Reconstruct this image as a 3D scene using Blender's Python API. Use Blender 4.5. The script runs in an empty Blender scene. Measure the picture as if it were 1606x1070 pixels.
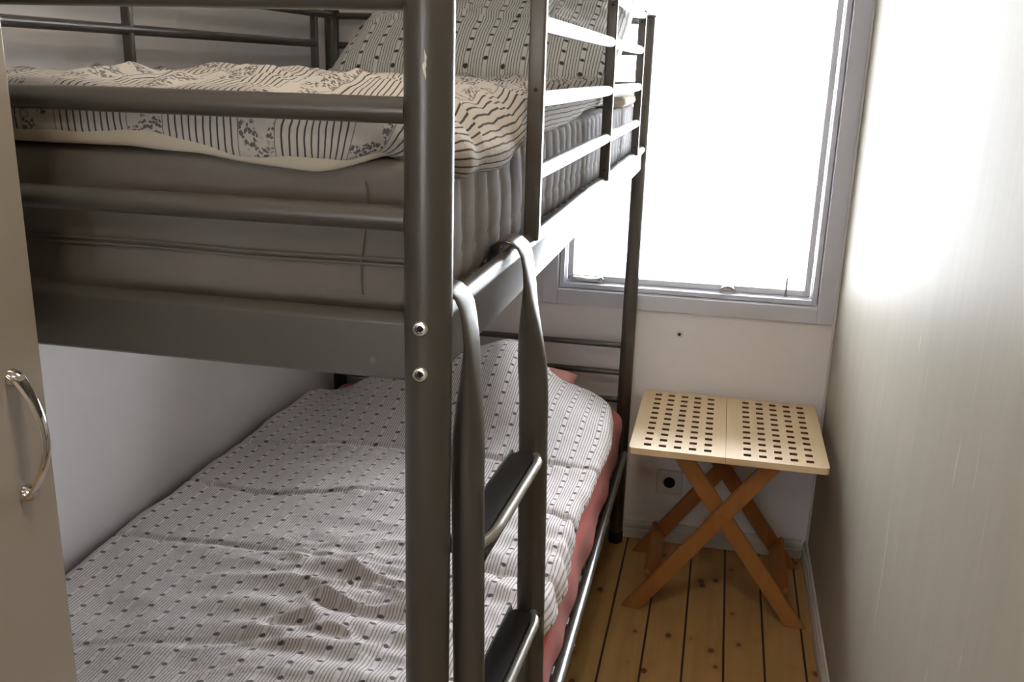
import bpy, bmesh, math, random
from mathutils import Vector, Matrix, noise
random.seed(4)
PI = math.pi
S = bpy.context.scene
COL = S.collection

# ------------------------------------------------------------------ camera
CAM = Vector((0.2440, -0.7744, 1.4741)); YAW, PITCH, ROLL, FPX = 0.2135, -0.2806, 0.0283, 1481.97
cd = bpy.data.cameras.new('camera'); cam = bpy.data.objects.new('camera', cd); COL.objects.link(cam)
fw = Vector((-math.sin(YAW)*math.cos(PITCH), math.cos(YAW)*math.cos(PITCH), math.sin(PITCH)))
r0 = Vector((math.cos(YAW), math.sin(YAW), 0)); u0 = r0.cross(fw)
r1 = math.cos(ROLL)*r0 + math.sin(ROLL)*u0; u1 = -math.sin(ROLL)*r0 + math.cos(ROLL)*u0
m = Matrix((r1, u1, -fw)).transposed().to_4x4(); m.translation = CAM
cam.matrix_world = m
cd.sensor_width = 36; cd.lens = FPX/1606*36; cd.clip_start = 0.02
S.camera = cam

# ------------------------------------------------------------------ light
S.view_settings.view_transform = 'Standard'; S.view_settings.look = 'None'
S.view_settings.gamma = 1; S.view_settings.use_curve_mapping = False
S.view_settings.exposure = 0.12
W = bpy.data.worlds.new('world'); S.world = W; W.use_nodes = True
bg = W.node_tree.nodes['Background']; bg.inputs[0].default_value = (0.88, 0.93, 1.0, 1); bg.inputs[1].default_value = 28.0
def area(name, loc, target, sx, sy, power, color):
    l = bpy.data.lights.new(name, 'AREA'); l.shape = 'RECTANGLE'; l.size = sx; l.size_y = sy
    l.energy = power; l.color = color
    o = bpy.data.objects.new(name, l); COL.objects.link(o); o.location = loc
    o.rotation_euler = (Vector(target)-Vector(loc)).to_track_quat('-Z', 'Y').to_euler()
    return o
# fill light added behind the camera; no such hallway lamp is known
hall = area('added_hall_light', (0.18, -1.55, 2.28), (0.0, -1.0, 0.6), 0.34, 0.34, 5.0, (1.0, 0.86, 0.68))
roomlamp = area('room_lamp_light', (0.12, -0.10, 2.30), (0.05, 0.0, 0.0), 0.30, 0.30, 7.5, (1.0, 0.87, 0.70))

# ------------------------------------------------------------------ materials
class NT:
    def __init__(s, name):
        s.m = bpy.data.materials.new(name); s.m.use_nodes = True; s.t = s.m.node_tree; s.b = s.t.nodes['Principled BSDF']
    def n(s, typ, **k):
        x = s.t.nodes.new(typ)
        for a, v in k.items(): setattr(x, a, v)
        return x
    def lk(s, a, b): s.t.links.new(a, b)
    def put(s, sock, v):
        if isinstance(v, bpy.types.NodeSocket): s.lk(v, sock)
        else: sock.default_value = v
    def M(s, op, a, b=0.0, c=None):
        x = s.n('ShaderNodeMath', operation=op); s.put(x.inputs[0], a); s.put(x.inputs[1], b)
        if c is not None: s.put(x.inputs[2], c)
        return x.outputs[0]
    def step(s, v, lo, hi):
        x = s.n('ShaderNodeMapRange', interpolation_type='SMOOTHSTEP'); s.put(x.inputs[0], v); x.inputs[1].default_value = lo; x.inputs[2].default_value = hi
        return x.outputs[0]
    def mix(s, f, a, b):
        x = s.n('ShaderNodeMix', data_type='RGBA'); s.put(x.inputs[0], f)
        for i, v in ((6, a), (7, b)):
            if isinstance(v, tuple): v = (*v, 1)[:4]
            s.put(x.inputs[i], v)
        return x.outputs[2]
    def noise(s, scale, detail=3, vec=None, rough=0.5, dist=0.0):
        x = s.n('ShaderNodeTexNoise'); x.inputs['Scale'].default_value = scale; x.inputs['Detail'].default_value = detail
        x.inputs['Roughness'].default_value = rough; x.inputs['Distortion'].default_value = dist
        if vec is not None: s.lk(vec, x.inputs['Vector'])
        return x.outputs['Fac']
    def coord(s, which='Object', scale=None):
        c = s.n('ShaderNodeTexCoord').outputs[which]
        if scale is None: return c
        mp = s.n('ShaderNodeMapping'); mp.inputs['Scale'].default_value = scale; s.lk(c, mp.inputs[0]); return mp.outputs[0]
    def bump(s, h, strength=0.3, dist=0.001):
        x = s.n('ShaderNodeBump'); x.inputs['Strength'].default_value = strength; x.inputs['Distance'].default_value = dist
        s.lk(h, x.inputs['Height']); s.lk(x.outputs[0], s.b.inputs['Normal'])
    def base(s, col, rough=0.6, metal=0.0, **k):
        s.put(s.b.inputs['Base Color'], (*col, 1) if isinstance(col, tuple) else col)
        s.put(s.b.inputs['Roughness'], rough); s.b.inputs['Metallic'].default_value = metal
        for a, v in k.items(): s.b.inputs[a].default_value = v
        return s
MT = {}
def simple(name, col, rough=0.6, metal=0.0, var=0.0, bscale=None, bstr=0.2, **k):
    t = NT(name)
    c = col
    if var:
        f = t.noise(14, 4, t.coord())
        c = t.mix(f, tuple(x*(1-var) for x in col), tuple(min(1, x*(1+var)) for x in col))
    t.base(c, rough, metal, **k)
    if bscale: t.bump(t.noise(bscale, 3, t.coord()), bstr, 0.0008)
    MT[name] = t.m
    return t.m
simple('bed_paint', (0.095, 0.085, 0.073), 0.36, 0.45, 0.04, 900, 0.06)
simple('guard_paint', (0.115, 0.105, 0.094), 0.36, 0.5, 0.04, 900, 0.12)
simple('bright_steel', (0.40, 0.42, 0.42), 0.36, 0.8)
simple('black_rubber', (0.008, 0.008, 0.009), 0.9)
simple('dark_hole', (0.01, 0.01, 0.01), 0.8)
simple('chrome', (0.72, 0.70, 0.68), 0.06, 1.0)
simple('steel_bolt', (0.62, 0.60, 0.57), 0.25, 0.9)
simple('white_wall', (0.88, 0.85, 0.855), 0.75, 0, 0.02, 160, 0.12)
simple('white_trim', (0.78, 0.78, 0.79), 0.42, 0, 0.02)
simple('grey_casing', (0.62, 0.62, 0.68), 0.40, 0, 0.02)
simple('sash_white', (0.78, 0.79, 0.80), 0.35)
simple('baseboard_paint', (0.66, 0.63, 0.60), 0.45, 0, 0.03)
simple('ceiling_paint', (0.78, 0.77, 0.75), 0.8)
simple('wardrobe_paint', (0.46, 0.425, 0.38), 0.42, 0, 0.02, 500, 0.05)
simple('plastic_white', (0.75, 0.73, 0.68), 0.35)
simple('cream_fabric', (0.52, 0.47, 0.37), 0.95, 0, 0.05, 260, 0.4)
simple('pink_fabric', (0.66, 0.30, 0.27), 0.9, 0, 0.05, 500, 0.3)
simple('salmon_sheet', (0.45, 0.105, 0.080), 0.88, 0, 0.06, 700, 0.35, **{'Sheen Weight': 0.1})
simple('mattress_grey', (0.170, 0.150, 0.128), 0.92, 0, 0.03, 900, 0.4)
simple('mattress_side', (0.30, 0.285, 0.285), 0.92, 0, 0.03, 900, 0.4)
simple('mattress_seam', (0.14, 0.125, 0.11), 0.9)
simple('metal_slat', (0.45, 0.44, 0.42), 0.5, 0.3)
# right wall: glossy old paint with drips
t = NT('glossy_wall')
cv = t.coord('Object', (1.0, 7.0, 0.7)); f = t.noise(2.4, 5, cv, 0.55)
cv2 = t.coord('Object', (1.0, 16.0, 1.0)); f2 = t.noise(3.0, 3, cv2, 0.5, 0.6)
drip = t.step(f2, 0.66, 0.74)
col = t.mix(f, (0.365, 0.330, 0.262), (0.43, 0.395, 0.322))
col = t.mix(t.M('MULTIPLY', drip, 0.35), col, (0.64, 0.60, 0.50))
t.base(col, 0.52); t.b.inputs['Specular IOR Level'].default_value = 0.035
t.bump(t.M('ADD', t.M('MULTIPLY', f, 1.0), t.M('MULTIPLY', drip, 0.5)), 0.35, 0.0025); MT['glossy_wall'] = t.m
# pine floor
t = NT('pine_floor')
oc = t.n('ShaderNodeTexCoord').outputs['Object']; sp = t.n('ShaderNodeSeparateXYZ'); t.lk(oc, sp.inputs[0])
bx_ = t.M('DIVIDE', t.M('SUBTRACT', sp.outputs[0], 0.1435), 0.1043)
idx = t.M('FLOOR', bx_); fr = t.M('FRACT', bx_)
edge = t.M('MINIMUM', fr, t.M('SUBTRACT', 1.0, fr)); gap = t.M('SUBTRACT', 1.0, t.step(edge, 0.018, 0.036))
cmb = t.n('ShaderNodeCombineXYZ'); t.lk(t.M('MULTIPLY', sp.outputs[0], 26.0), cmb.inputs[0]); t.lk(t.M('MULTIPLY', sp.outputs[1], 1.6), cmb.inputs[1]); t.lk(t.M('MULTIPLY', idx, 3.7), cmb.inputs[2])
g = t.noise(1.3, 4, cmb.outputs[0], 0.55, 1.2)
wn = t.n('ShaderNodeTexWhiteNoise', noise_dimensions='1D'); t.lk(idx, wn.inputs['W'])
col = t.mix(g, (0.31, 0.165, 0.050), (0.54, 0.33, 0.115))
col = t.mix(t.M('MULTIPLY', wn.outputs['Value'], 0.35), col, (0.40, 0.22, 0.085))
cm2 = t.n('ShaderNodeCombineXYZ'); t.lk(t.M('MULTIPLY', sp.outputs[0], 17.0), cm2.inputs[0]); t.lk(t.M('MULTIPLY', sp.outputs[1], 12.0), cm2.inputs[1]); t.lk(t.M('MULTIPLY', idx, 5.3), cm2.inputs[2])
vo = t.n('ShaderNodeTexVoronoi'); vo.inputs['Scale'].default_value = 1.0; vo.inputs['Randomness'].default_value = 1.0; t.lk(cm2.outputs[0], vo.inputs['Vector'])
vr = t.n('ShaderNodeSeparateColor'); t.lk(vo.outputs['Color'], vr.inputs[0])
kn = t.M('MULTIPLY', t.M('SUBTRACT', 1.0, t.step(vo.outputs['Distance'], 0.10, 0.19)), t.step(vr.outputs[0], 0.30, 0.34))
halo = t.M('MULTIPLY', t.M('SUBTRACT', 1.0, t.step(vo.outputs['Distance'], 0.12, 0.46)), t.step(vr.outputs[0], 0.30, 0.34))
col = t.mix(t.M('MULTIPLY', halo, 0.45), col, (0.34, 0.17, 0.06))
col = t.mix(t.M('MULTIPLY', kn, 0.9), col, (0.10, 0.035, 0.015))
col = t.mix(gap, col, (0.035, 0.015, 0.012))
t.base(col, 0.42); t.bump(t.M('SUBTRACT', t.M('MULTIPLY', g, 0.15), gap), 0.5, 0.002); MT['pine_floor'] = t.m
# table wood (light birch / oiled)
def wood(name, c1, c2, axis, rough=0.45):
    t = NT(name); sc = [38, 38, 38]; sc[axis] = 2.5
    g = t.noise(1.0, 4, t.coord('Object', tuple(sc)), 0.5, 0.8)
    t.base(t.mix(g, c1, c2), rough); t.bump(g, 0.08, 0.001); MT[name] = t.m
wood('table_wood', (0.70, 0.50, 0.27), (0.84, 0.66, 0.42), 1, 0.36)
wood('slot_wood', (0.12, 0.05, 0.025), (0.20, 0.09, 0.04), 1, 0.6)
wood('leg_wood', (0.29, 0.105, 0.024), (0.40, 0.175, 0.045), 2, 0.45)
# ticking fabric: fine grey stripes and rows of little flowers (UV in metres)
def ticking(name, white, grey, dot, nl=6):
    t = NT(name)
    uv = t.n('ShaderNodeTexCoord').outputs['UV']; s = t.n('ShaderNodeSeparateXYZ'); t.lk(uv, s.inputs[0])
    wob = t.M('MULTIPLY', t.M('SUBTRACT', t.noise(9, 3, uv), 0.5), 0.004)
    u = t.M('ADD', s.outputs[0], wob); v = s.outputs[1]
    P = 0.043
    cu = t.M('DIVIDE', u, P); ru = t.M('FLOOR', cu); fu = t.M('SUBTRACT', t.M('FRACT', cu), 0.5)
    vv = t.M('ADD', t.M('DIVIDE', v, 0.036), t.M('MULTIPLY', ru, 0.5)); fv = t.M('SUBTRACT', t.M('FRACT', vv), 0.5)
    st = t.M('FRACT', t.M('DIVIDE', u, P/nl))
    line = t.M('SUBTRACT', 1.0, t.step(t.M('ABSOLUTE', t.M('SUBTRACT', st, 0.5)), 0.13, 0.22))
    lane = t.step(t.M('ABSOLUTE', fu), 0.055, 0.085)
    line = t.M('MULTIPLY', t.M('MULTIPLY', line, lane), t.M('ADD', 0.55, t.M('MULTIPLY', t.noise(160, 2, uv), 0.6)))
    fuj = t.M('ADD', fu, t.M('MULTIPLY', t.M('SUBTRACT', t.noise(60, 1, uv), 0.5), 0.12))
    d = t.M('SQRT', t.M('ADD', t.M('POWER', t.M('MULTIPLY', fuj, 1.05), 2.0), t.M('POWER', fv, 2.0)))
    d = t.M('ADD', d, t.M('MULTIPLY', t.M('SUBTRACT', t.noise(420, 2, uv), 0.5), 0.10))
    dt = t.M('SUBTRACT', 1.0, t.step(d, 0.105, 0.155))
    c = t.mix(line, white, grey); c = t.mix(dt, c, dot)
    t.base(c, 0.95); t.b.inputs['Sheen Weight'].default_value = 0.15
    t.bump(t.noise(70, 4, uv, 0.6), 0.45, 0.004); MT[name] = t.m
ticking('ticking_fabric', (0.84, 0.775, 0.76), (0.30, 0.26, 0.25), (0.12, 0.10, 0.105), 7)
ticking('ticking_grey', (0.62, 0.62, 0.585), (0.12, 0.115, 0.108), (0.035, 0.035, 0.04), 7)
# bold fabric: black thin stripes in groups with flower bands
t = NT('striped_flower_fabric')
uv = t.n('ShaderNodeTexCoord').outputs['UV']; s = t.n('ShaderNodeSeparateXYZ'); t.lk(uv, s.inputs[0])
wob = t.M('MULTIPLY', t.M('SUBTRACT', t.noise(16, 3, uv), 0.5), 0.006)
u = t.M('ADD', s.outputs[0], wob); v = s.outputs[1]
P = 0.112
fu = t.M('FRACT', t.M('DIVIDE', u, P))
st = t.M('FRACT', t.M('DIVIDE', u, P/16))
line = t.M('SUBTRACT', 1.0, t.step(t.M('ABSOLUTE', t.M('SUBTRACT', st, 0.5)), 0.085, 0.16))
flz = t.M('SUBTRACT', 1.0, t.step(t.M('ABSOLUTE', t.M('SUBTRACT', fu, 0.5)), 0.150, 0.165))
line = t.M('MULTIPLY', line, t.M('SUBTRACT', 1.0, flz))
nn_ = t.n('ShaderNodeTexNoise'); nn_.inputs['Scale'].default_value = 220; t.lk(uv, nn_.inputs['Vector'])
vm_ = t.n('ShaderNodeVectorMath', operation='MULTIPLY_ADD'); t.lk(nn_.outputs['Color'], vm_.inputs[0]); vm_.inputs[1].default_value = (.007, .007, .007); t.lk(uv, vm_.inputs[2])
vo = t.n('ShaderNodeTexVoronoi', voronoi_dimensions='2D'); vo.inputs['Scale'].default_value = 230; t.lk(vm_.outputs[0], vo.inputs['Vector'])
bl = t.M('SUBTRACT', 1.0, t.step(vo.outputs['Distance'], 0.34, 0.46))
clus = t.step(t.noise(42, 1, uv, 0.4), 0.47, 0.53)
bl = t.M('MULTIPLY', t.M('MULTIPLY', bl, clus), flz)
c = t.mix(t.M('MULTIPLY', flz, 0.0), (0.46, 0.43, 0.395), (0.55, 0.52, 0.5))
c = t.mix(t.M('MULTIPLY', line, 0.93), c, (0.02, 0.018, 0.022)); c = t.mix(t.M('MULTIPLY', bl, 0.85), c, (0.05, 0.045, 0.05))
t.base(c, 0.95); t.bump(t.noise(60, 4, uv, 0.6), 0.5, 0.005); MT['striped_flower_fabric'] = t.m
# window glass: clear pane (transparent + fresnel gloss)
gm = bpy.data.materials.new('window_glass'); gm.use_nodes = True; gt = gm.node_tree; gt.nodes.clear()
o_ = gt.nodes.new('ShaderNodeOutputMaterial'); a_ = gt.nodes.new('ShaderNodeBsdfTransparent'); b_ = gt.nodes.new('ShaderNodeBsdfGlossy'); x_ = gt.nodes.new('ShaderNodeMixShader'); f_ = gt.nodes.new('ShaderNodeFresnel')
b_.inputs['Roughness'].default_value = 0.02; f_.inputs[0].default_value = 1.45
gt.links.new(f_.outputs[0], x_.inputs[0]); gt.links.new(a_.outputs[0], x_.inputs[1]); gt.links.new(b_.outputs[0], x_.inputs[2]); gt.links.new(x_.outputs[0], o_.inputs[0]); MT['window_glass'] = gm

# ------------------------------------------------------------------ mesh helpers
ORG = {}
def place(o, parent, org):
    COL.objects.link(o)
    if parent is not None: o.parent = parent; ORG[o.name] = ORG[parent.name] if org is None else org
def mk(name, verts, faces, mat, parent=None, uv=None, smooth=False, fmat=None, origin=None):
    verts = [Vector(v) for v in verts]
    if parent is not None: og = ORG[parent.name]
    elif origin is not None: og = Vector(origin)
    else:
        lo = Vector([min(v[i] for v in verts) for i in range(3)]); hi = Vector([max(v[i] for v in verts) for i in range(3)])
        og = Vector(((lo.x+hi.x)/2, (lo.y+hi.y)/2, lo.z))
    me = bpy.data.meshes.new(name); me.from_pydata([v-og for v in verts], [], faces)
    mats = mat if isinstance(mat, (list, tuple)) else [mat]
    for q in mats: me.materials.append(MT[q])
    if fmat: me.polygons.foreach_set('material_index', fmat)
    if smooth: me.polygons.foreach_set('use_smooth', [True]*len(me.polygons))
    if uv:
        l = me.uv_layers.new(name='UVMap')
        for lp in me.loops: l.data[lp.index].uv = uv[lp.vertex_index]
    me.update()
    o = bpy.data.objects.new(name, me); COL.objects.link(o)
    if parent is not None: o.parent = parent
    else: o.location = og
    ORG[o.name] = og
    return o
def empty(name, loc, label, cat, group=None):
    o = bpy.data.objects.new(name, None); o.empty_display_size = 0.05; COL.objects.link(o); o.location = loc; ORG[o.name] = Vector(loc)
    return tag(o, label, cat, group)
def tag(o, label, cat, group=None):
    o['label'] = label; o['category'] = cat
    if group: o['group'] = group
    return o
class MB:
    def __init__(s): s.v = []; s.f = []; s.sm = False
    def add(s, v, f):
        b = len(s.v); s.v += [Vector(x) for x in v]; s.f += [[i+b for i in q] for q in f]; return s
    def box(s, x0, x1, y0, y1, z0, z1, bev=0.0, seg=2, mat=None):
        bm = bmesh.new(); bmesh.ops.create_cube(bm, size=1)
        for v in bm.verts: v.co = Vector(((x0+x1)/2+v.co.x*(x1-x0), (y0+y1)/2+v.co.y*(y1-y0), (z0+z1)/2+v.co.z*(z1-z0)))
        if bev: bmesh.ops.bevel(bm, geom=bm.edges[:], offset=bev, segments=seg, profile=0.6, affect='EDGES')
        bm.verts.index_update()
        s.add([(mat @ v.co) if mat else v.co for v in bm.verts], [[v.index for v in f.verts] for f in bm.faces]); bm.free(); return s
    def sweep(s, path, prof, up=Vector((0, 0, 1)), cap=True):
        """prof(i) -> list of (a,b) in the frame (side, up2) at path point i"""
        n = len(path); rings = []
        path = [Vector(p) for p in path]
        for i, p in enumerate(path):
            tg = (path[min(i+1, n-1)]-path[max(i-1, 0)]).normalized()
            sd = tg.cross(up)
            if sd.length < 1e-4: sd = tg.cross(Vector((0, 1, 0)))
            sd.normalize(); u2 = sd.cross(tg).normalized()
            rings.append([p+sd*a+u2*b for a, b in prof(i)])
        k = len(rings[0]); vs = [q for r in rings for q in r]; fs = []
        for i in range(n-1):
            for j in range(k): fs.append([i*k+j, i*k+(j+1) % k, (i+1)*k+(j+1) % k, (i+1)*k+j])
        if cap: fs += [list(range(k))[::-1], [(n-1)*k+j for j in range(k)]]
        return s.add(vs, fs)
    def tube(s, path, r, seg=20, up=Vector((0, 0, 1))):
        pr = [(r*math.cos(2*PI*j/seg), r*math.sin(2*PI*j/seg)) for j in range(seg)]
        return s.sweep(path, lambda i: pr, up)
    def lathe(s, c, axis, prof, seg=28):
        c = Vector(c); ax = Vector(axis).normalized(); a = ax.orthogonal().normalized(); b = ax.cross(a); vs = []; fs = []
        for r, h in prof:
            for j in range(seg): vs.append(c+ax*h+(a*math.cos(2*PI*j/seg)+b*math.sin(2*PI*j/seg))*r)
        n = len(prof)
        for i in range(n-1):
            for j in range(seg): fs.append([i*seg+j, i*seg+(j+1) % seg, (i+1)*seg+(j+1) % seg, (i+1)*seg+j])
        fs += [list(range(seg))[::-1], [(n-1)*seg+j for j in range(seg)]]
        return s.add(vs, fs)
    def build(s, name, mat, parent=None, smooth=False, **k):
        o = mk(name, s.v, s.f, mat, parent, smooth=smooth, **k)
        bm = bmesh.new(); bm.from_mesh(o.data); bmesh.ops.recalc_face_normals(bm, faces=bm.faces[:]); bm.to_mesh(o.data); bm.free()
        if smooth:
            o.data.set_sharp_from_angle(angle=math.radians(42))
        return o
def line(a, b, n): a = Vector(a); b = Vector(b); return [a.lerp(b, i/n) for i in range(n+1)]
def nz(x, y, z=0.0): return noise.noise(Vector((x, y, z)))
def ss(x, a, b):
    t_ = max(0.0, min(1.0, (x-a)/(b-a))); return t_*t_*(3-2*t_)
def gs(x, c, w): return math.exp(-((x-c)/w)**2)

# ------------------------------------------------------------------ room
XL, XR, YB, YF, ZC = -1.005, 0.602, 2.080, -2.2, 2.42
def struct(o): o['kind'] = 'structure'; return o
struct(MB().box(XL-.1, XR+.1, YF-.1, YB+.1, -.06, 0).build('floor', 'pine_floor', origin=(0, 0, 0)))
struct(MB().box(XL-.1, XR+.1, YF-.1, YB+.1, ZC, ZC+.06).build('ceiling', 'ceiling_paint'))
struct(MB().box(XL-.1, XL, YF, YB, 0, ZC).build('wall_left', 'white_wall'))
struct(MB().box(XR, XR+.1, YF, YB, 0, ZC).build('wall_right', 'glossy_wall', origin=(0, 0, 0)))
HX0, HX1, HZ0, HZ1 = -.62, -.20, 1.0, 1.52      # opening added behind the camera to let in extra daylight
hw_ = MB().box(XL-.1, HX0, YF-.1, YF, 0, ZC).box(HX1, XR+.1, YF-.1, YF, 0, ZC).box(HX0, HX1, YF-.1, YF, 0, HZ0).box(HX0, HX1, YF-.1, YF, HZ1, ZC)
struct(hw_.build('wall_front', 'white_wall'))
OX0, OX1, OZ0, OZ1 = -0.232, 0.548, 0.819, 1.98
WT = 0.16
wb = MB()
wb.box(XL-.1, OX0, YB, YB+WT, 0, ZC).box(OX1, XR+.1, YB, YB+WT, 0, ZC).box(OX0, OX1, YB, YB+WT, 0, OZ0).box(OX0, OX1, YB, YB+WT, OZ1, ZC)
struct(wb.build('wall_back', 'white_wall'))
# casing boards round the window
CW = 0.047
tc = MB()
tc.box(OX0-CW, OX0, YB-.018, YB-.0005, OZ0-CW, OZ1+CW, .002).box(OX1, OX1+CW+.002, YB-.018, YB-.0005, OZ0-CW, OZ1+CW, .002)
tc.box(OX0+.0004, OX1-.0004, YB-.017, YB-.0005, OZ0-CW, OZ0, .002).box(OX0+.0004, OX1-.0004, YB-.017, YB-.0005, OZ1, OZ1+CW, .002)
struct(tc.build('trim_1', 'grey_casing'))
# window: frame, sash, glass, hardware
def ring(mb, x0, x1, z0, z1, w, y0, y1, bev=.002):
    mb.box(x0, x0+w, y0, y1, z0, z1, bev).box(x1-w, x1, y0, y1, z0, z1, bev).box(x0+w, x1-w, y0, y1, z0, z0+w, bev).box(x0+w, x1-w, y0, y1, z1-w, z1, bev); return mb
wf = ring(MB(), OX0+.003, OX1-.003, OZ0+.003, OZ1-.003, .014, YB+.004, YB+.10).build('window_1', 'grey_casing'); struct(wf)
ring(MB(), OX0+.020, OX1-.020, OZ0+.018, OZ1-.018, .018, YB+.050, YB+.085, .003).build('sash', 'sash_white', wf)
MB().box(OX0+.036, OX1-.036, YB+.066, YB+.070, OZ0+.036, OZ1-.036).build('glass_pane', 'window_glass', wf)
hb = MB().box(-.205, -.11, YB+.026, YB+.046, OZ0+.020, OZ0+.034, .003).lathe((-.105, YB+.036, OZ0+.019), (0, 0, 1), [(.010, 0), (.010, .012), (.004, .018)])
hb.build('window_stay', 'steel_bolt', wf, smooth=True)
hk = MB(); kp = [Vector((.262+.046*i/12, YB+.035, OZ0+.019+.016*math.sin(PI*i/12)**.6)) for i in range(13)]
hk.sweep(kp, lambda i: [(-.008, -.004), (.008, -.004), (.008, .004), (-.008, .004)]); hk.build('window_catch', 'steel_bolt', wf, smooth=True)
MB().lathe((.456, YB+.035, OZ0+.018), (0, 0, 1), [(.006, 0), (.006, .004), (.0035, .006), (.0035, .055), (.001, .058)]).build('stay_pin', 'steel_bolt', wf, smooth=True)
w2 = ring(MB(), HX0+.002, HX1-.002, HZ0+.002, HZ1-.002, .045, YF-.08, YF-.03).build('added_window_2', 'grey_casing'); struct(w2)  # frame for the added daylight opening, out of view
MB().box(HX0+.047, HX1-.047, YF-.057, YF-.053, HZ0+.047, HZ1-.047).build('glass_pane', 'window_glass', w2)
# baseboards
def baseboard(name, horiz):
    prof = [(0, 0), (.016, 0), (.016, .030), (.013, .033), (.013, .037), (.016, .040), (.014, .050), (.009, .055), (.007, .061), (0, .061)]
    mb = MB()
    if horiz: vs = [(x, YB-.0003-d, z+.0005) for x in (XL+.001, XR-.018) for d, z in prof]
    else: vs = [(XR-.0003-d*.8, y, z+.0005) for y in (YF+.001, YB-.0008) for d, z in prof]
    k = len(prof); mb.add(vs, [[j, (j+1) % k, k+(j+1) % k, k+j] for j in range(k)]+[list(range(k))[::-1], list(range(k, 2*k))])
    return struct(mb.build(name, 'baseboard_paint'))
baseboard('baseboard_back', True); baseboard('baseboard_right', False)
struct(MB().box(XL+.0003, XL+.013, YF+.001, YB-.018, .0005, .061, .003).build('baseboard_left', 'baseboard_paint'))
struct(MB().box(XR-.007, XR-.0004, YB-.030, YB-.0195, .062, ZC-.001, .002).build('trim_2', 'baseboard_paint'))
# lamp body added to go with the hall fill light, out of view
lp = MB().lathe((0.18, -1.55, ZC-.0005), (0, 0, -1), [(.06, 0), (.06, .02), (.19, .03), (.20, .05), (.17, .075)]).build('unseen_ceiling_lamp', 'plastic_white', smooth=True)
tag(lp, 'added round white fill lamp in the hall behind the photographer', 'lamp')
lq = MB().lathe((0.12, -.10, ZC-.0005), (0, 0, -1), [(.06, 0), (.06, .02), (.16, .03), (.17, .05), (.14, .075)]).build('unseen_ceiling_lamp', 'plastic_white', smooth=True)
tag(lq, 'round white ceiling lamp above the near end of the bunk bed', 'lamp')

# small things on the window wall
tg_ = MB().lathe((.153, YB-.0003, .702), (0, -1, 0), [(.0105, 0), (.0100, .0016), (.0048, .0024), (.0048, .0005)], 20).build('wall_plug', 'plastic_white', smooth=True)
MB().lathe((.1525, YB-.0012, .7015), (0, -1, 0), [(.0048, 0), (.0048, .0018)], 14).build('screw_hole', 'dark_hole', tg_)
tag(tg_, 'tiny white wall plug with a dark hole below the window', 'wall plug')
so = MB().box(.117, .199, YB-.010, YB-.0004, .168, .250, .004).build('wall_socket', 'plastic_white')
tag(so, 'white wall socket low on the wall behind the folding table', 'socket')
MB().lathe((.158, YB-.0101, .209), (0, -1, 0), [(.023, 0), (.022, .0022), (.019, .0022), (.019, .0005)], 28).build('socket_rim', 'plastic_white', so, smooth=True)
MB().lathe((.158, YB-.0102, .209), (0, -1, 0), [(.0188, 0), (.0188, .0012)], 28).build('socket_well', 'dark_hole', so)

# ------------------------------------------------------------------ wardrobe with bow handle
WX = -0.352
wr = empty('wardrobe', (-.67, -.42, 0), 'beige painted wardrobe with a chrome bow handle at the left edge', 'wardrobe')
MB().box(XL+.016, WX-.020, -.78, -.068, .0, 2.05, .002).build('body', 'wardrobe_paint', wr)
simple('door_lacquer', (0.33, 0.295, 0.255), 0.24, 0, 0.02, 300, 0.03)
dr = MB().box(WX-.018, WX, -.778, -.060, .06, 2.045, .0025, 3).build('door', 'door_lacquer', wr)
hm = MB(); n = 40; z0, z1 = 1.090, 1.201; yh = -.0985
pts = []
for i in range(n+1):
    a = i/n; pts.append(Vector((WX+.002+.0255*math.sin(PI*a)**.8, yh, z0-.004+(z1-z0+.008)*a)))
def hp(i):
    a = i/n; w = .0052+.0036*abs(2*a-1)**2; h = .0019+.0006*math.sin(PI*a)
    return [(w*math.cos(2*PI*j/16), h*math.sin(2*PI*j/16)) for j in range(16)]
hm.sweep(pts, hp, up=Vector((1, 0, 0.001)))
hd = hm.build('handle', 'chrome', dr, smooth=True); hd['label'] = 'chrome bow handle'
for z in (z0, z1): MB().lathe((WX+.0002, yh, z), (1, 0, 0), [(.0085, 0), (.0085, .002), (.006, .007), (.004, .010)]).build('handle_foot', 'chrome', hd, smooth=True)

# ------------------------------------------------------------------ bunk bed
L, WB, R, ZT = 2.03, 0.947, 0.0212, 1.622
bed = empty('bunk_bed', (-.47, 1.0, 0), 'grey metal bunk bed with round posts and tubular guard rails', 'bunk bed')
RAILZ = (1.347, 1.438, 1.528, 1.612)
for (px, py) in ((0, 0), (0, L), (-WB, 0), (-WB, L)):
    po = MB().lathe((px, py, 0), (0, 0, 1), [(R-.002, 0), (R, .004), (R, ZT-.002), (R-.002, ZT)], 40).build('post', 'bed_paint', bed, smooth=True)
    MB().lathe((px, py, ZT+.0002), (0, 0, 1), [(R+.0022, 0), (R+.003, .002), (R+.002, .006), (R-.006, .009)], 40).build('post_cap', 'bed_paint', po, smooth=True)
    MB().lathe((px, py, .0), (0, 0, 1), [(R+.0015, .0004), (R+.0018, .035), (R+.0004, .038)], 40).build('post_foot', 'black_rubber', po, smooth=True)
    s_ = -1 if py == 0 else 1
    for z in (1.2555, 1.2140, .300, .258):
        yb_ = py+s_*(R-.0008)
        b = MB().lathe((px-.001, yb_, z), (0, s_, 0), [(.0072, 0), (.0072, .0016), (.0058, .0034), (.0040, .0036), (.0036, .0012)], 24).build('bolt', 'steel_bolt', po, smooth=True)
        MB().lathe((px-.001, yb_+s_*.0014, z), (0, s_, 0), [(.0030, 0), (.0030, .0012)], 6).build('bolt_socket', 'dark_hole', b)
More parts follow.
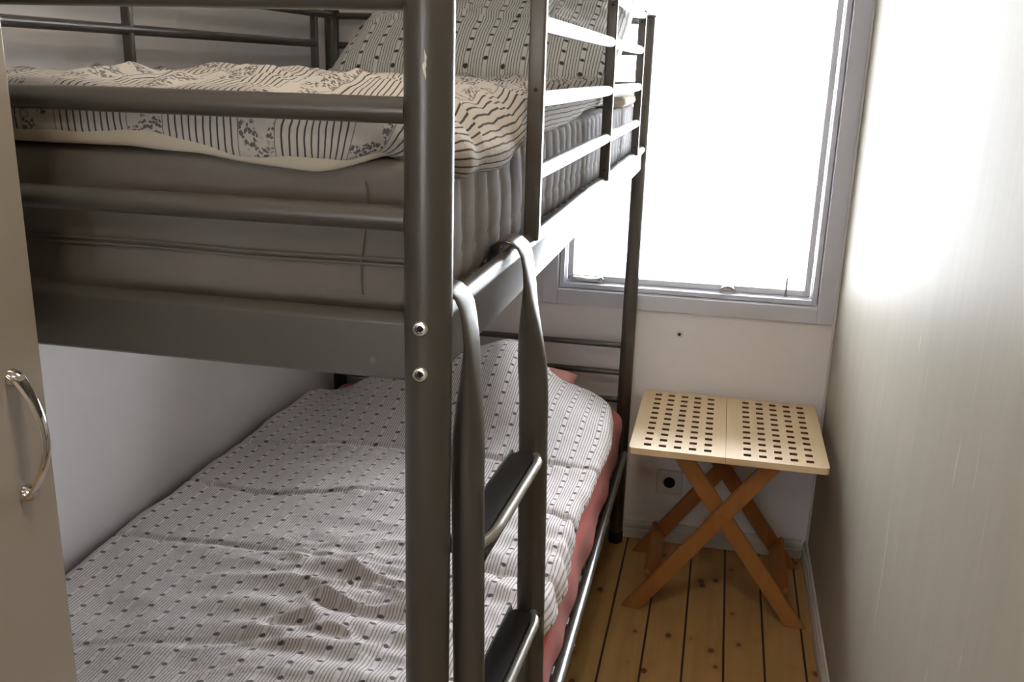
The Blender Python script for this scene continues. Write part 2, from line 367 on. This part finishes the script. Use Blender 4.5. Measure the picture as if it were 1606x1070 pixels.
# worn paint chip on the near post
ch = MB(); ch.add([(.0015+R*math.sin(a)*0, 0, 0) for a in ()], [])
cv_ = []; cf_ = []
cz = [(1.487, .0002), (1.484, .0005), (1.481, .0010), (1.478, .0006), (1.475, .0017), (1.472, .0011), (1.468, .0008), (1.464, .0001)]
rr_ = R+.0003
for z, w in cz:
    for sg in (-1, 0, 1):
        a = .14+sg*w/rr_+.03*math.sin(z*400); cv_.append((rr_*math.sin(a), -rr_*math.cos(a), z))
for i in range(len(cz)-1):
    for j in range(2): cf_.append([i*3+j, i*3+j+1, i*3+j+4, i*3+j+3])
simple('bare_metal', (0.62, 0.56, 0.46), 0.5, 0.2)
mk('paint_chip', cv_, cf_, 'bare_metal', bpy.data.objects['post'])
RT = .0103
def rail(p0, p1, name='guard_rail', r=RT, mat='guard_paint', bend=None):
    return MB().tube(line(p0, p1, 4), r, 20).build(name, mat, bed, smooth=True)
# end frames, near (y = 0) and far (y = L); both bunks
for y in (0, L):
    for z in RAILZ: rail((-WB+R-.002, y, z), (-R+.002, y, z), 'end_rail', .0112 if y == 0 else .0095)
    for z in (.664, .576, .486): rail((-WB+R-.002, y, z), (-R+.002, y, z), 'end_rail', .0092)
def end_beam(y, s, z0, z1):
    # plate with rounded upper and lower lips, like the folded steel end of the bed
    prof = [(0.004, z0+.002), (0.0, z0+.005), (0.0, z0+.0065), (0, z0+.014), (0, z1-.016), (0, z1-.0105), (0, z1-.009), (.003, z1-.004), (.009, z1), (.016, z1-.002), (.016, z1-.005), (.010, z1-.004), (.006, z1-.008), (.004, z1-.014), (.003, (z0+z1)/2), (.004, z0+.008), (.012, z0+.003), (.012, z0)]
    vs = [(x, y+s*(d-.0015), z) for x in (-WB+R-.002, -R+.0018) for d, z in prof]; k = len(prof)
    o = MB().add(vs, [[j, (j+1) % k, k+(j+1) % k, k+j] for j in range(k)]+[list(range(k))[::-1], list(range(k, 2*k))]).build('end_beam', 'bed_paint', bed, smooth=True)
    return o
for z0, z1 in ((1.197, 1.262), (.262, .325)):
    e = end_beam(0, 1, z0, z1); end_beam(L, -1, z0, z1)
    MB().lathe((-.052, -.0022, z0+.020), (0, -1, 0), [(.003, 0), (.003, .0008)], 14).build('rivet', 'mattress_seam', e)
def side_beam(x, s, z0, z1, mat='bed_paint'):
    # s=+1: outer side towards +x ; rolled top
    prof = [(.002, z0), (.0045, z0+.002), (.0045, z1-.026)]
    for i in range(9):
        a = -.35+i*(PI+.35)/8; prof.append((.002+.0105*math.cos(a), z1-.0105+.0105*math.sin(a)))
    prof += [(-.012, z1-.013), (-.014, z1-.012), (-.014, z1-.0155), (-.006, z1-.018), (.001, z1-.028), (.001, z0+.001)]
    k = len(prof); ys = [R-.004, .06, 1.0, 1.93, L-R+.004]; vs = []
    for y in ys:
        q = 0.0
        for d, z in prof: vs.append((x+s*d, y, z))
    fs = []
    for i in range(len(ys)-1):
        for j in range(k): fs.append([i*k+j, i*k+(j+1) % k, (i+1)*k+(j+1) % k, (i+1)*k+j])
    fs += [list(range(k))[::-1], [(len(ys)-1)*k+j for j in range(k)]]
    return MB().add(vs, fs).build('side_beam', mat, bed, smooth=True)
side_beam(0.003, 1, 1.2025, 1.2705); side_beam(-WB-.003, -1, 1.2025, 1.2705)
for x, s in ((.003, 1), (-WB-.003, -1)):
    b = side_beam(x, s, .258, .318)
    rt = MB().tube(line((x+s*.010, R, .316), (x+s*.010, L-R, .316), 4), .0100, 18).build('rail_tube', 'bright_steel', b, smooth=True)
    MB().lathe((x+s*.0195, .95, .312), (s, 0, 0), [(.004, 0), (.004, .002), (.002, .003)], 14).build('screw', 'steel_bolt', rt, smooth=True)
# slats under both mattresses
for zz in (1.245, .309):
    for i in range(30):
        y = .117+.0615*i
        MB().box(-WB+.002, -.004, y-.014, y+.014, zz-.004, zz+.0035, .001).build('slat', 'metal_slat', bed)
# guard rail frames on both sides
for sx, bars in ((1, (.406, 1.132, 1.752)), (-1, (.10, .990, 1.885))):
    xg = .0115 if sx == 1 else -.938
    y0, y1 = bars[0], bars[-1]
    for z in RAILZ:
        MB().tube(line((xg+(-.002 if sx > 0 else 0), y0+.0072, z), (xg+(-.002 if sx > 0 else 0), y1+(.12 if z > 1.6 and sx < 0 else 0), z), 4), RT, 20).build('guard_rail', 'guard_paint', bed, smooth=True)
    for yb_ in bars:
        g_ = MB().box(xg-.0115, xg+.0085, yb_-.0075, yb_+.0075, 1.263 if sx > 0 else 1.225, 1.624, .0035, 3).build('guard_post', 'guard_paint', bed, smooth=True)
        for z in ((1.285, 1.596) if yb_ > .5 else (1.45,)):
            MB().lathe((xg-.001, yb_-.0074, z), (0, -1, 0), [(.0025, 0), (.0025, .0008)], 12).build('screw', 'dark_hole', g_)

# ------------------------------------------------------------------ ladder hooked on the side beam
lad = empty('bed_ladder', (.045, .165, 0), 'grey metal hook-on ladder hanging over the upper side beam', 'ladder')
def lx(z): return .0385+max(0.0, (1.2-z))*.020
def stringer(yc):
    yh_ = yc; ox = -.0115 if yc < .1 else 0.0; hw = .0158 if yc < .1 else .0178
    path = []; dims = []   # dims: half extents along tangent-frame (y direction), (normal direction)
    # hook: inside lip, over the top, outside
    zt = 1.2795
    hook = [(-.014, 1.252), (-.0145, 1.264), (-.011, 1.2755), (-.003, 1.2815), (.006, 1.2835), (.014, 1.2815), (.021, 1.2755), (.026, 1.266), (.029, 1.250), (.031, 1.230)]
    for x, z in hook: path.append(Vector((x, yh_, z)))
    for i in range(1, 11):
        z = 1.230-i*.015; path.append(Vector((.031+(lx(z)+ox-.031)*ss(i, 0, 10), yh_+(yc-yh_)*ss(i, 0, 10), z)))
    for z in (1.05, 1.0, .9, .7, .5, .3, .12, .03, .002): path.append(Vector((lx(z)+ox, yc, z)))
    N = len(path)
    vs = []; K = 28
    for i, p in enumerate(path):
        tg = (path[min(i+1, N-1)]-path[max(i-1, 0)]).normalized(); yv = Vector((0, 1, 0)); nv = yv.cross(tg).normalized()
        if i < 6: f = 0.0
        else: f = ss(p.z, 1.255, 1.10) if False else ss(1.268-p.z, 0, .15)
        hy = (.028 if yc > .1 else .0225)*(1-f)+.0110*f; hn = .0022*(1-f)+hw*f
        ex = 3.0
        for j in range(K):
            a = 2*PI*j/K; c = math.cos(a); s = math.sin(a)
            cc = math.copysign(abs(c)**(2/ex), c); sn = math.copysign(abs(s)**(2/ex), s)
            # shallow groove down the broad face
            dent = -.0022*f*math.exp(-(sn/.25)**2)*(1 if abs(c) > .6 else 0)
            vs.append(p+yv*(hy*cc+math.copysign(dent, cc))+nv*hn*sn)
    fs = []
    for i in range(N-1):
        for j in range(K): fs.append([i*K+j, i*K+(j+1) % K, (i+1)*K+(j+1) % K, (i+1)*K+j])
    fs += [list(range(K))[::-1], [(N-1)*K+j for j in range(K)]]
    return MB().add(vs, fs).build('stringer', 'ladder_paint', lad, smooth=True)
simple('ladder_paint', (0.100, 0.090, 0.080), 0.30, 0.55, 0.04, 900, 0.05)
YN, YFR = .034, .298
stringer(YN); stringer(YFR)
for z in (1.023, .805, .587, .369, .151):
    xc = lx(z)
    shx = lambda y: -.011*(1-(y-YN)/(YFR-YN))      # the near stringer sits slightly further in
    # folded steel step: tray with rolled outer lip
    st = MB()
    prof = [(-.023, z-.002), (-.0255, z-.002), (-.0255, z-.014), (.014, z-.020), (.016, z-.016), (.016, z-.010), (-.022, z-.008)]
    k = len(prof); ys = (YN+.008, YFR-.008)
    st.add([(xc+d+shx(y), y, zz) for y in ys for d, zz in prof], [[j, (j+1) % k, k+(j+1) % k, k+j] for j in range(k)]+[list(range(k))[::-1], list(range(k, 2*k))])
    so_ = st.build('step', 'ladder_paint', lad)
    lipn = 20; pth = []
    for i in range(lipn+1):
        a = i/lipn; y = YN+.008+(YFR-YN-.016)*a; e = min(1.0, min(a, 1-a)*7); e = ss(e, 0, 1)
        pth.append(Vector((xc+.006+.010*e+shx(y), y, z-.003-.004*(1-e))))
    MB().tube(pth, .0056, 16).build('step_lip', 'bright_lip', so_, smooth=True) if 'bright_lip' in MT else None
    # rounded black tread pad
    pad = []; yy0, yy1 = YN+.014, YFR-.016; w = .0150; cx = xc-.0065
    for i in range(13): a = PI*i/12; pad.append((cx+w*math.cos(a), yy1-w+w*math.sin(a)))
    for i in range(13): a = PI+PI*i/12; pad.append((cx+w*math.cos(a), yy0+w+w*math.sin(a)))
    kk = len(pad)
    MB().add([(x+shx(y), y, zz) for zz in (z-.008, z-.0005) for x, y in pad], [list(range(kk))[::-1], list(range(kk, 2*kk))]+[[j, (j+1) % kk, kk+(j+1) % kk, kk+j] for j in range(kk)]).build('tread_pad', 'black_rubber', so_)
    if z == 1.023 and 'bright_lip' not in MT:
        simple('bright_lip', (0.36, 0.35, 0.32), 0.38, 0.7)
        MB().tube(pth, .0056, 16).build('step_lip', 'bright_lip', so_, smooth=True)

# ------------------------------------------------------------------ cloth slab: rounded-edge sheet over a field
def slab(name, x0, x1, y0, y1, rx, rfun, zfun, disp, mat, parent=None, step=.008, under=.03, uvr=(0, 1, 0, 1), corner=.03, uvoff=(0, 0), fm=None, xy=None):
    """closed puffy cloth: core rectangle, quarter/half round rim of radius r(x,y), underside lip; UV in metres."""
    rmax = rx; ext = PI*rmax+under
    xs = []; n = int((x1-x0+2*ext)/step); ys = []; n2 = int((y1-y0+2*ext)/step)
    vs = []; uvs = []; th = []
    for j in range(n2+1):
        v = y0-ext+(y1-y0+2*ext)*j/n2
        for i in range(n+1):
            u = x0-ext+(x1-x0+2*ext)*i/n
            # core clamp with rounded corner
            cx = min(max(u, x0+corner), x1-corner); cy = min(max(v, y0+corner), y1-corner)
            e = Vector((u-cx, v-cy)); l = e.length
            if l <= corner: px, py, ll = u, v, 0.0; d = Vector((0, 0))
            else:
                d = e/l; px = cx+d.x*corner; py = cy+d.y*corner; ll = l-corner
            r = rfun(px, py)
            a = min(ll/r, PI); rest = max(0.0, ll-PI*r); rest = min(rest, under)
            X = px+d.x*(r*math.sin(a)-rest); Y = py+d.y*(r*math.sin(a)-rest)
            z = zfun(px+d.x*r*math.sin(a), py+d.y*r*math.sin(a))+r*math.cos(a)
            q = disp(u, v, a)
            n_ = Vector((d.x*math.sin(a), d.y*math.sin(a), math.cos(a)))
            P_ = Vector((X, Y, z))+n_*q
            if xy: P_ = xy(P_, u, v, a)
            vs.append(P_); uvs.append((u+uvoff[0], v+uvoff[1])); th.append(a)
    fs = []; fmx = []
    w = n+1
    for j in range(n2):
        for i in range(n):
            fs.append([j*w+i, j*w+i+1, (j+1)*w+i+1, (j+1)*w+i]); fmx.append(fm(th[j*w+i]) if fm else 0)
    return mk(name, vs, fs, mat, parent, uv=uvs, smooth=True, fmat=fmx)

# rounded-box mattress
def mattress(name, x0, x1, y0, y1, z0, z1, r, mat, disp, label, cat, step=.012, sidemat=None):
    cx, cy, cz = (x0+x1)/2, (y0+y1)/2, (z0+z1)/2; hx, hy, hz = (x1-x0)/2, (y1-y0)/2, (z1-z0)/2
    vs = []; fs = []; fm = []; idx = {}
    def vert(p):
        k = (round(p[0], 5), round(p[1], 5), round(p[2], 5))
        if k not in idx:
            q = Vector(p); c = Vector([max(-h+r, min(h-r, a)) for a, h in zip(q, (hx, hy, hz))]); e = q-c
            nn = e.normalized() if e.length > 1e-9 else Vector((0, 0, 0))
            w = c+nn*r; w += nn*disp(w.x+cx, w.y+cy, w.z+cz, nn)
            idx[k] = len(vs); vs.append(w+Vector((cx, cy, cz)))
        return idx[k]
    def grid(ax, sg, st):
        h = (hx, hy, hz); a, b = [i for i in range(3) if i != ax]
        na = max(2, int(2*h[a]/st[a])); nb = max(2, int(2*h[b]/st[b]))
        for i in range(na):
            for j in range(nb):
                q = []
                for di, dj in ((0, 0), (1, 0), (1, 1), (0, 1)):
                    p = [0, 0, 0]; p[ax] = sg*h[ax]; p[a] = -h[a]+2*h[a]*(i+di)/na; p[b] = -h[b]+2*h[b]*(j+dj)/nb; q.append(vert(p))
                if len(set(q)) == 4: fs.append(q); fm.append(1 if ax == 0 and sidemat else 0)
    st = (step*1.5, step*.5, step*.45)
    for ax in range(3):
        for sg in (-1, 1): grid(ax, sg, st)
    o = mk(name, vs, fs, [mat, sidemat] if sidemat else mat, smooth=True, fmat=fm)
    bm = bmesh.new(); bm.from_mesh(o.data); bmesh.ops.recalc_face_normals(bm, faces=bm.faces[:]); bm.to_mesh(o.data); bm.free()
    return tag(o, label, cat)
def updisp(x, y, z, n):
    d = 0
    if abs(n.x) > .6:
        ph = (y+.010*math.sin(z*28)+.010*nz(y*9, 4))/.060
        d = .0050*(abs(math.sin(PI*ph))**.6)-.0025
        d -= .0030*gs(z, 1.290, .0030)
        d += .0015*nz(y*12, z*30, 2)
    if n.y < -.6:
        d = .0025*math.sin((z-1.25)*95+.8*nz(x*3, 0, 1))+.0020*nz(x*5, z*40, 5)+.0015*nz(x*22, z*60, 3)
        d -= .004*gs(z, 1.345+.01*nz(x*3, 1, 1), .004)
    if n.z > .6: d = .002*nz(x*8, y*8)
    return d
MTOP = 1.392
m1 = mattress('mattress', -.925, -.022, .034, 1.99, 1.2495, MTOP, .016, 'mattress_grey', updisp, 'grey quilted mattress on the upper bunk', 'mattress', sidemat='mattress_side')
for dz in (0, -.0052):
    pts = [Vector((-.912+(.912-.030)*i/60, .0325+.0008*nz(i*.2, 3), 1.3045+dz-.002*i/60+.0016*nz(i*.11, 7))) for i in range(61)]
    MB().tube(pts, .0015, 8).build('piping', 'mattress_seam', m1, smooth=True)
pts = [Vector((-.072-.004*math.sin(z*50), .0322, z)) for z in [1.268+.105*i/14 for i in range(15)]]
MB().tube(pts, .0009, 6, up=Vector((0, 1, 0))).build('corner_seam', 'mattress_seam', m1, smooth=True)

# lower mattress with fitted salmon sheet
LT = .478
def lowdisp(x, y, z, n):
    d = .0015*nz(x*9, y*9)
    if abs(n.x) > .5: d = .006*nz(y*5, z*5, 1)+.004*math.sin(y*26+z*30+3*nz(y*2, z*2))*ss(LT-z, -.01, .12)
    return d
m2 = mattress('mattress', -.925, .004, .036, 1.992, .3135, LT, .045, 'salmon_sheet', lowdisp, 'mattress in a salmon pink fitted sheet on the lower bunk', 'mattress')

# ------------------------------------------------------------------ pillow helper
def pillow(name, c, size, thick, rot, mat, label, cat, wr=.006, n=44, seam=None, fl=.55, parent=None):
    """c centre, size (w,h), rot Matrix; pillow of two puffed faces"""
    w, h = size; vs = []; uvs = []; fs = []
    for side in (1, -1):
        for j in range(n+1):
            for i in range(n+1):
                a = -1+2*i/n; b = -1+2*j/n
                e = ((1-abs(a)**3.2)*(1-abs(b)**3.2)); t_ = max(e, 0)**fl
                pin = 1-.045*(a*a*(1-abs(b))*0+0)-.03*math.sin(abs(a*b)*PI/2)*0
                x = a*w/2*(1-.05*(1-abs(b))**1*abs(a)**6*-1*0)
                y = b*h/2
                x *= 1-.05*(1-b*b)*0; y *= 1
                q = side*thick/2*t_
                q += wr*t_*(nz(a*3+5, b*3, side)+.6*nz(a*8, b*8+4, side))
                if seam and side == 1: q += seam(x, y)*t_
                vs.append(Vector((x, y, q))); uvs.append((x+.013, y+.4))
    k = n+1
    for s_ in (0, 1):
        o_ = s_*k*k
        for j in range(n):
            for i in range(n):
                q = [o_+j*k+i, o_+j*k+i+1, o_+(j+1)*k+i+1, o_+(j+1)*k+i]; fs.append(q if s_ == 0 else q[::-1])
    vs = [rot @ v+Vector(c) for v in vs]
    o = mk(name, vs, fs, mat, parent, uv=uvs, smooth=True)
    bm = bmesh.new(); bm.from_mesh(o.data); bmesh.ops.remove_doubles(bm, verts=bm.verts[:], dist=.0002); bm.to_mesh(o.data); bm.free()
    if label: tag(o, label, cat)
    return o
def RX(a): return Matrix.Rotation(a, 3, 'X')
def RZ(a): return Matrix.Rotation(a, 3, 'Z')
def RY(a): return Matrix.Rotation(a, 3, 'Y')

# upper bunk: cream blanket edge at the far right, pillows, leaning pillow in ticking
bl = slab('folded_blanket', -.30, -.006, 1.47, 1.93, .012, lambda x, y: .012, lambda x, y: 1.392+.0145+.004*nz(x*8, y*8), lambda u, v, a: .0025*nz(u*30, v*14)+.0015*math.sin(v*60), 'cream_fabric', step=.009, under=.01)
tag(bl, 'folded cream blanket at the window end of the upper mattress', 'blanket')
def pseam(x, y):
    g_ = lambda c_, a_: a_*(-1.0*gs(c_, 0, .007)+.35*gs(c_, .013, .012)+.35*gs(c_, -.013, .012))
    return g_(y-.02-.03*math.sin(x*9)-.02*nz(x*6, 2), .020)+g_(y-.17-.02*math.sin(x*13+1)-.02*nz(x*11, 5), .015)+g_(x-.16+.1*y, .011)*ss(-y, 0, .1)+g_(y+.15-.03*math.sin(x*8+2)-.02*nz(x*9, 8), .017)
up = pillow('pillow', (-.350, 1.655, 1.560), (.665, .66), .20, RX(math.radians(24)), 'ticking_grey', 'large pillow in grey ticking leaning at the head of the upper bunk', 'pillow', wr=.012, n=90, seam=pseam, fl=.42)

# upper bunk duvet, bold stripes
def zA(x, y):
    base = MTOP+.020
    sag = 0.0
    # beyond the mattress edges it sags
    sx = ss(x, -.055, .010); sy = ss(-y, -.055, .000)*ss(x, -.36, -.10)
    sag = -max(.036*sx*(1-.78*ss(y, .30, .50))*(.40+.60*ss(y, .03, .17)), .021*sy)
    bulge = .016*gs(x, -.33, .16)*gs(y, .30, .30)+.010*gs(x, -.12, .1)*gs(y, .28, .12)
    back = .012*ss(y, .6, 1.2)
    return base+.006+sag+bulge+back
def dA(u, v, a):
    f = .0040*nz(u*9+2, v*4, .3)*(1-.5*ss(a, .5, 1.2))+.0035*nz(u*24, v*9, 1.7)
    fold = .0060*math.sin(u*46+4.5*nz(u*3, v*3.2)+v*3)*math.exp(-max(0, v-.02)*3.2)*(.85-.55*ss(a, .6, 1.4))
    cross = .0085*max(-.6, 1-abs(nz(u*5+9, v*11+3, 4.2))*5.0)*ss(v, .05, .2)*(1-ss(a, .5, 1.3))+.006*max(-.5, 1-abs(nz(u*9+1, v*7+8, 7.7))*6.0)*ss(v, .02, .1)*(1-ss(a, .5, 1.3))
    side = .0032*math.sin(v*52+5*nz(v*3, u*4))*ss(u, -.16, -.03)*(1-.8*ss(v, .3, .5))
    return f+fold+cross+side
def fitpost(P_, u, v, a):
    # keep the cloth clear of the near post, of the guard and of the wall-side rail
    d = Vector((P_.x, P_.y)); l = d.length
    if l < R+.010 and P_.y < .06:
        d = (d+Vector((-.004, .006))).normalized()*(R+.010); P_.x, P_.y = d.x, d.y
    if P_.y > .385: P_.x = min(P_.x, -.004)
    P_.x = max(P_.x, -.925)
    if P_.y < .022: P_.y = .022-(.022-P_.y)*.25
    return P_
dv = slab('duvet', -.915, -.022, .040, 1.36, .030, lambda x, y: .026-.006*ss(y, .6, 1.1), zA, dA, 'striped_flower_fabric', step=.0075, under=.02, corner=.095, xy=fitpost)
tag(dv, 'crumpled white duvet with thin black stripes and flowers on the upper bunk', 'duvet')
def zB(x, y):
    sy = ss(-y, -.055, .0)*ss(x, -.32, -.09); sx = ss(x, -.05, .01)
    return MTOP+.012-.027*max(sy, sx*.5)+.001
def dB(u, v, a): return .002*nz(u*20, v*9, 8)
dl = slab('duvet_lining', -.88, -.034, .0295, .60, .012, lambda x, y: .0105, zB, dB, ['striped_flower_fabric', 'cream_fabric'], parent=dv, step=.006, under=.02, corner=.085, xy=fitpost, fm=lambda a: 1 if a > .9 else 0)
dl['label'] = 'cream lined folded under layer of the duvet'

# lower bunk: pink pillow, ticking pillow hump under the duvet, duvet
pk = pillow('pillow', (-.400, 1.745, .540), (.50, .44), .125, RX(math.radians(12)) @ RZ(math.radians(-3)), 'pink_fabric', 'pink pillow poking out from under the duvet on the lower bunk', 'pillow', wr=.006, n=40, fl=.5)
def zL(x, y):
    side = .484+.020*ss(x, -.9, -.30)-.006*ss(x, -.15, .0)
    hump = .150*ss(x, -.90, -.50)**.9*(1-ss(x, -.34, -.13))*ss(y, 1.32, 1.78)
    hump += .078*ss(x, -.5, -.20)*(1-.45*ss(x, -.16, .0))*ss(y, 1.20, 1.62)
    far = -.03*ss(y, 1.80, 1.9)
    low = .020*ss(1.5-y, 0, .6)*ss(x, -.8, -.3)
    return side+hump+far+low
def ridge(t_): return 1-abs(t_)
def dL(u, v, a):
    k = 1-ss(a, 1.2, 2.4)
    f = .0075*nz(u*4, v*4, 2.1)+.0040*nz(u*11, v*11, .4)
    # crumpled patch and quilting seams across the duvet
    patch = gs(u, -.33, .24)*gs(v, .66, .22)
    f += .015*patch*(ridge(2.4*nz(u*6+1.5*nz(u*4, v*4, 3), v*13, 5.1)))**3
    f += .0065*patch*math.sin(v*75+6*nz(u*3.5, v*2.5, 8))
    patch2 = gs(u, -.05, .13)*gs(v, .80, .35)
    f += .005*patch2*math.sin(v*62+5*nz(u*6, v*4, 3))
    for y0_, am in ((1.36, .006), (1.10, .007), (.80, .005), (.47, .003)):
        f -= am*gs(v-y0_-.025*math.sin(u*7+y0_*9)-.02*nz(u*5, y0_), 0, .007)
        f += am*.55*abs(math.sin(u*55+y0_*7+3*nz(u*9, y0_)))*gs(v-y0_, 0, .05)
    f += .0020*nz(u*34, v*20, 6)
    return f*(.35+.65*k)
def edgeL(P_, u, v, a):
    # wavy right hem that hangs over the side of the mattress
    if u > -.10:
        w = ss(u, -.10, .03)
        P_.x += w*(.010*math.sin(v*9+.6)+.010*nz(v*6, 2)-.006-.022*(1-ss(v, .62, .92)))
        P_.z += -.018*w*ss(a, .2, 1.2)*(1+math.sin(v*7.0+2))
    P_.x = max(P_.x, -.968 if P_.z < 1 else P_.x)
    return P_
dw = slab('duvet', -.935, -.012, .06, 1.80, .030, lambda x, y: .022, zL, dL, 'ticking_fabric', step=.0075, under=.006, corner=.045, xy=edgeL)
tag(dw, 'thin white duvet with fine grey stripes and dots on the lower bunk', 'duvet')

# ------------------------------------------------------------------ folding table
tb = empty('folding_table', (.317, 1.815, 0), 'light wooden folding table with a slotted top under the window', 'table')
TX0, TX1, TY0, TY1, TZ0, TZ1 = .0605, .5715, 1.566, 2.056, .503, .5205
def slotted(xa, xb, cols, name):
    hs = .0193; hw = .0165; rows = 11; y0 = TY0+.026; pitch = (TY1-.030-hw-y0)/(rows-1)
    xs = sorted({xa, xb} | {c for c in cols} | {c+hs for c in cols}); ysl = [TY0]
    for r_ in range(rows): ysl += [y0+r_*pitch, y0+r_*pitch+hw]
    ysl.append(TY1)
    bm = bmesh.new(); V = {}
    def gv(i, j, z):
        if (i, j, z) not in V:
            V[(i, j, z)] = bm.verts.new((xs[i], ysl[j], z))
        return V[(i, j, z)]
    def solid(i, j):
        if i < 0 or j < 0 or i >= len(xs)-1 or j >= len(ysl)-1: return False
        incol = any(abs(xs[i]-c) < 1e-6 for c in cols); inrow = j % 2 == 1
        return not (incol and inrow)
    for i in range(len(xs)-1):
        for j in range(len(ysl)-1):
            if not solid(i, j): continue
            for z, o in ((TZ1, 1), (TZ0, -1)):
                q = [gv(i, j, z), gv(i+1, j, z), gv(i+1, j+1, z), gv(i, j+1, z)]; bm.faces.new(q if o > 0 else q[::-1])
            for (di, dj, a, b) in ((-1, 0, (i, j+1), (i, j)), (1, 0, (i+1, j), (i+1, j+1)), (0, -1, (i, j), (i+1, j)), (0, 1, (i+1, j+1), (i, j+1))):
                if not solid(i+di, j+dj): bm.faces.new([gv(*a, TZ0), gv(*b, TZ0), gv(*b, TZ1), gv(*a, TZ1)])
    # round the two outer corners and soften the outer rim
    lo, hi = TX0, TX1
    bmesh.ops.recalc_face_normals(bm, faces=bm.faces[:])
    ce = [e for e in bm.edges if abs(e.verts[0].co.z-e.verts[1].co.z) > .01 and all(abs(v.co.x-(lo if xa == lo else hi)) < 1e-6 and (abs(v.co.y-TY0) < 1e-6 or abs(v.co.y-TY1) < 1e-6) for v in e.verts)]
    bmesh.ops.bevel(bm, geom=ce, offset=.012, segments=5, profile=.5, affect='EDGES')
    bm.verts.index_update()
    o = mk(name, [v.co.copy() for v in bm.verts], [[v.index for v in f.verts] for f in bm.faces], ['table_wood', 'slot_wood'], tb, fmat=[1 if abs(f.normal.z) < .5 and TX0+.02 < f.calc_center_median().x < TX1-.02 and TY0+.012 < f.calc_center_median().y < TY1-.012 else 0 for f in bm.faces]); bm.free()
    return o
mid = (TX0+TX1)/2-.004
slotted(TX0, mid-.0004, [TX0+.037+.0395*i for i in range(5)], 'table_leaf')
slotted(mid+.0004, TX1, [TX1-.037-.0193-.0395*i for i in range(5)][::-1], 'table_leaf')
for y in (TY0+.062, TY1-.080):      # battens under the top
    MB().box(TX0+.03, TX1-.03, y-.010, y+.010, TZ0-.022, TZ0-.0003, .002).build('batten', 'leg_wood', tb)
def leg(xa, za, xb, zb, y, th=.0155, w=.045, foot=True):
    """board from top (xa,za) to the floor (xb,0), cut flat at the floor"""
    a = Vector((xa, 0, za)); b = Vector((xb, 0, zb)); d = (b-a).normalized(); nrm = Vector((-d.z, 0, d.x))
    if nrm.z < 0: nrm = -nrm
    def at_z(p, z): return p+d*((z-p.z)/d.z)
    c = [at_z(a+nrm*w/2, za), at_z(a-nrm*w/2, za), at_z(b-nrm*w/2, zb), at_z(b+nrm*w/2, zb)]
    bm = bmesh.new(); f = bm.faces.new([bm.verts.new((p.x, y-th/2, p.z)) for p in c])
    r_ = bmesh.ops.extrude_face_region(bm, geom=[f]); bmesh.ops.translate(bm, verts=[v for v in r_['geom'] if isinstance(v, bmesh.types.BMVert)], vec=(0, th, 0))
    bmesh.ops.recalc_face_normals(bm, faces=bm.faces[:]); bmesh.ops.bevel(bm, geom=bm.edges[:], offset=.0022, segments=2, affect='EDGES')
    bm.verts.index_update(); o = mk('leg', [v.co.copy() for v in bm.verts], [[v.index for v in q.verts] for q in bm.faces], 'leg_wood', tb); bm.free(); return o
for y, s_ in ((1.652, 1), (1.990, -1)):
    leg(.452, .5025,   .088, .0006, y-.0085); leg(.180, .5025, .546, .0006, y+.0085)
    MB().lathe((.316, y-.0165, .322), (0, -1, 0), [(.006, 0), (.006, .0015), (.003, .003)], 16).build('pivot', 'leg_wood', tb, smooth=True)
for x, sg in ((.138, 1), (.498, -1)):     # long stretchers joining front and rear feet
    rot = Matrix.Translation((x, 0, .090)) @ Matrix.Rotation(sg*math.radians(-37), 4, 'Y')
    MB().box(-.006, .008, 1.669, 1.976, -.027, .027, .002, mat=rot).build('stretcher', 'leg_wood', tb)
for x in (.215, .418):
    MB().box(x-.012, x+.012, 1.655, 1.978, .474, .499, .002).build('stretcher', 'leg_wood', tb)
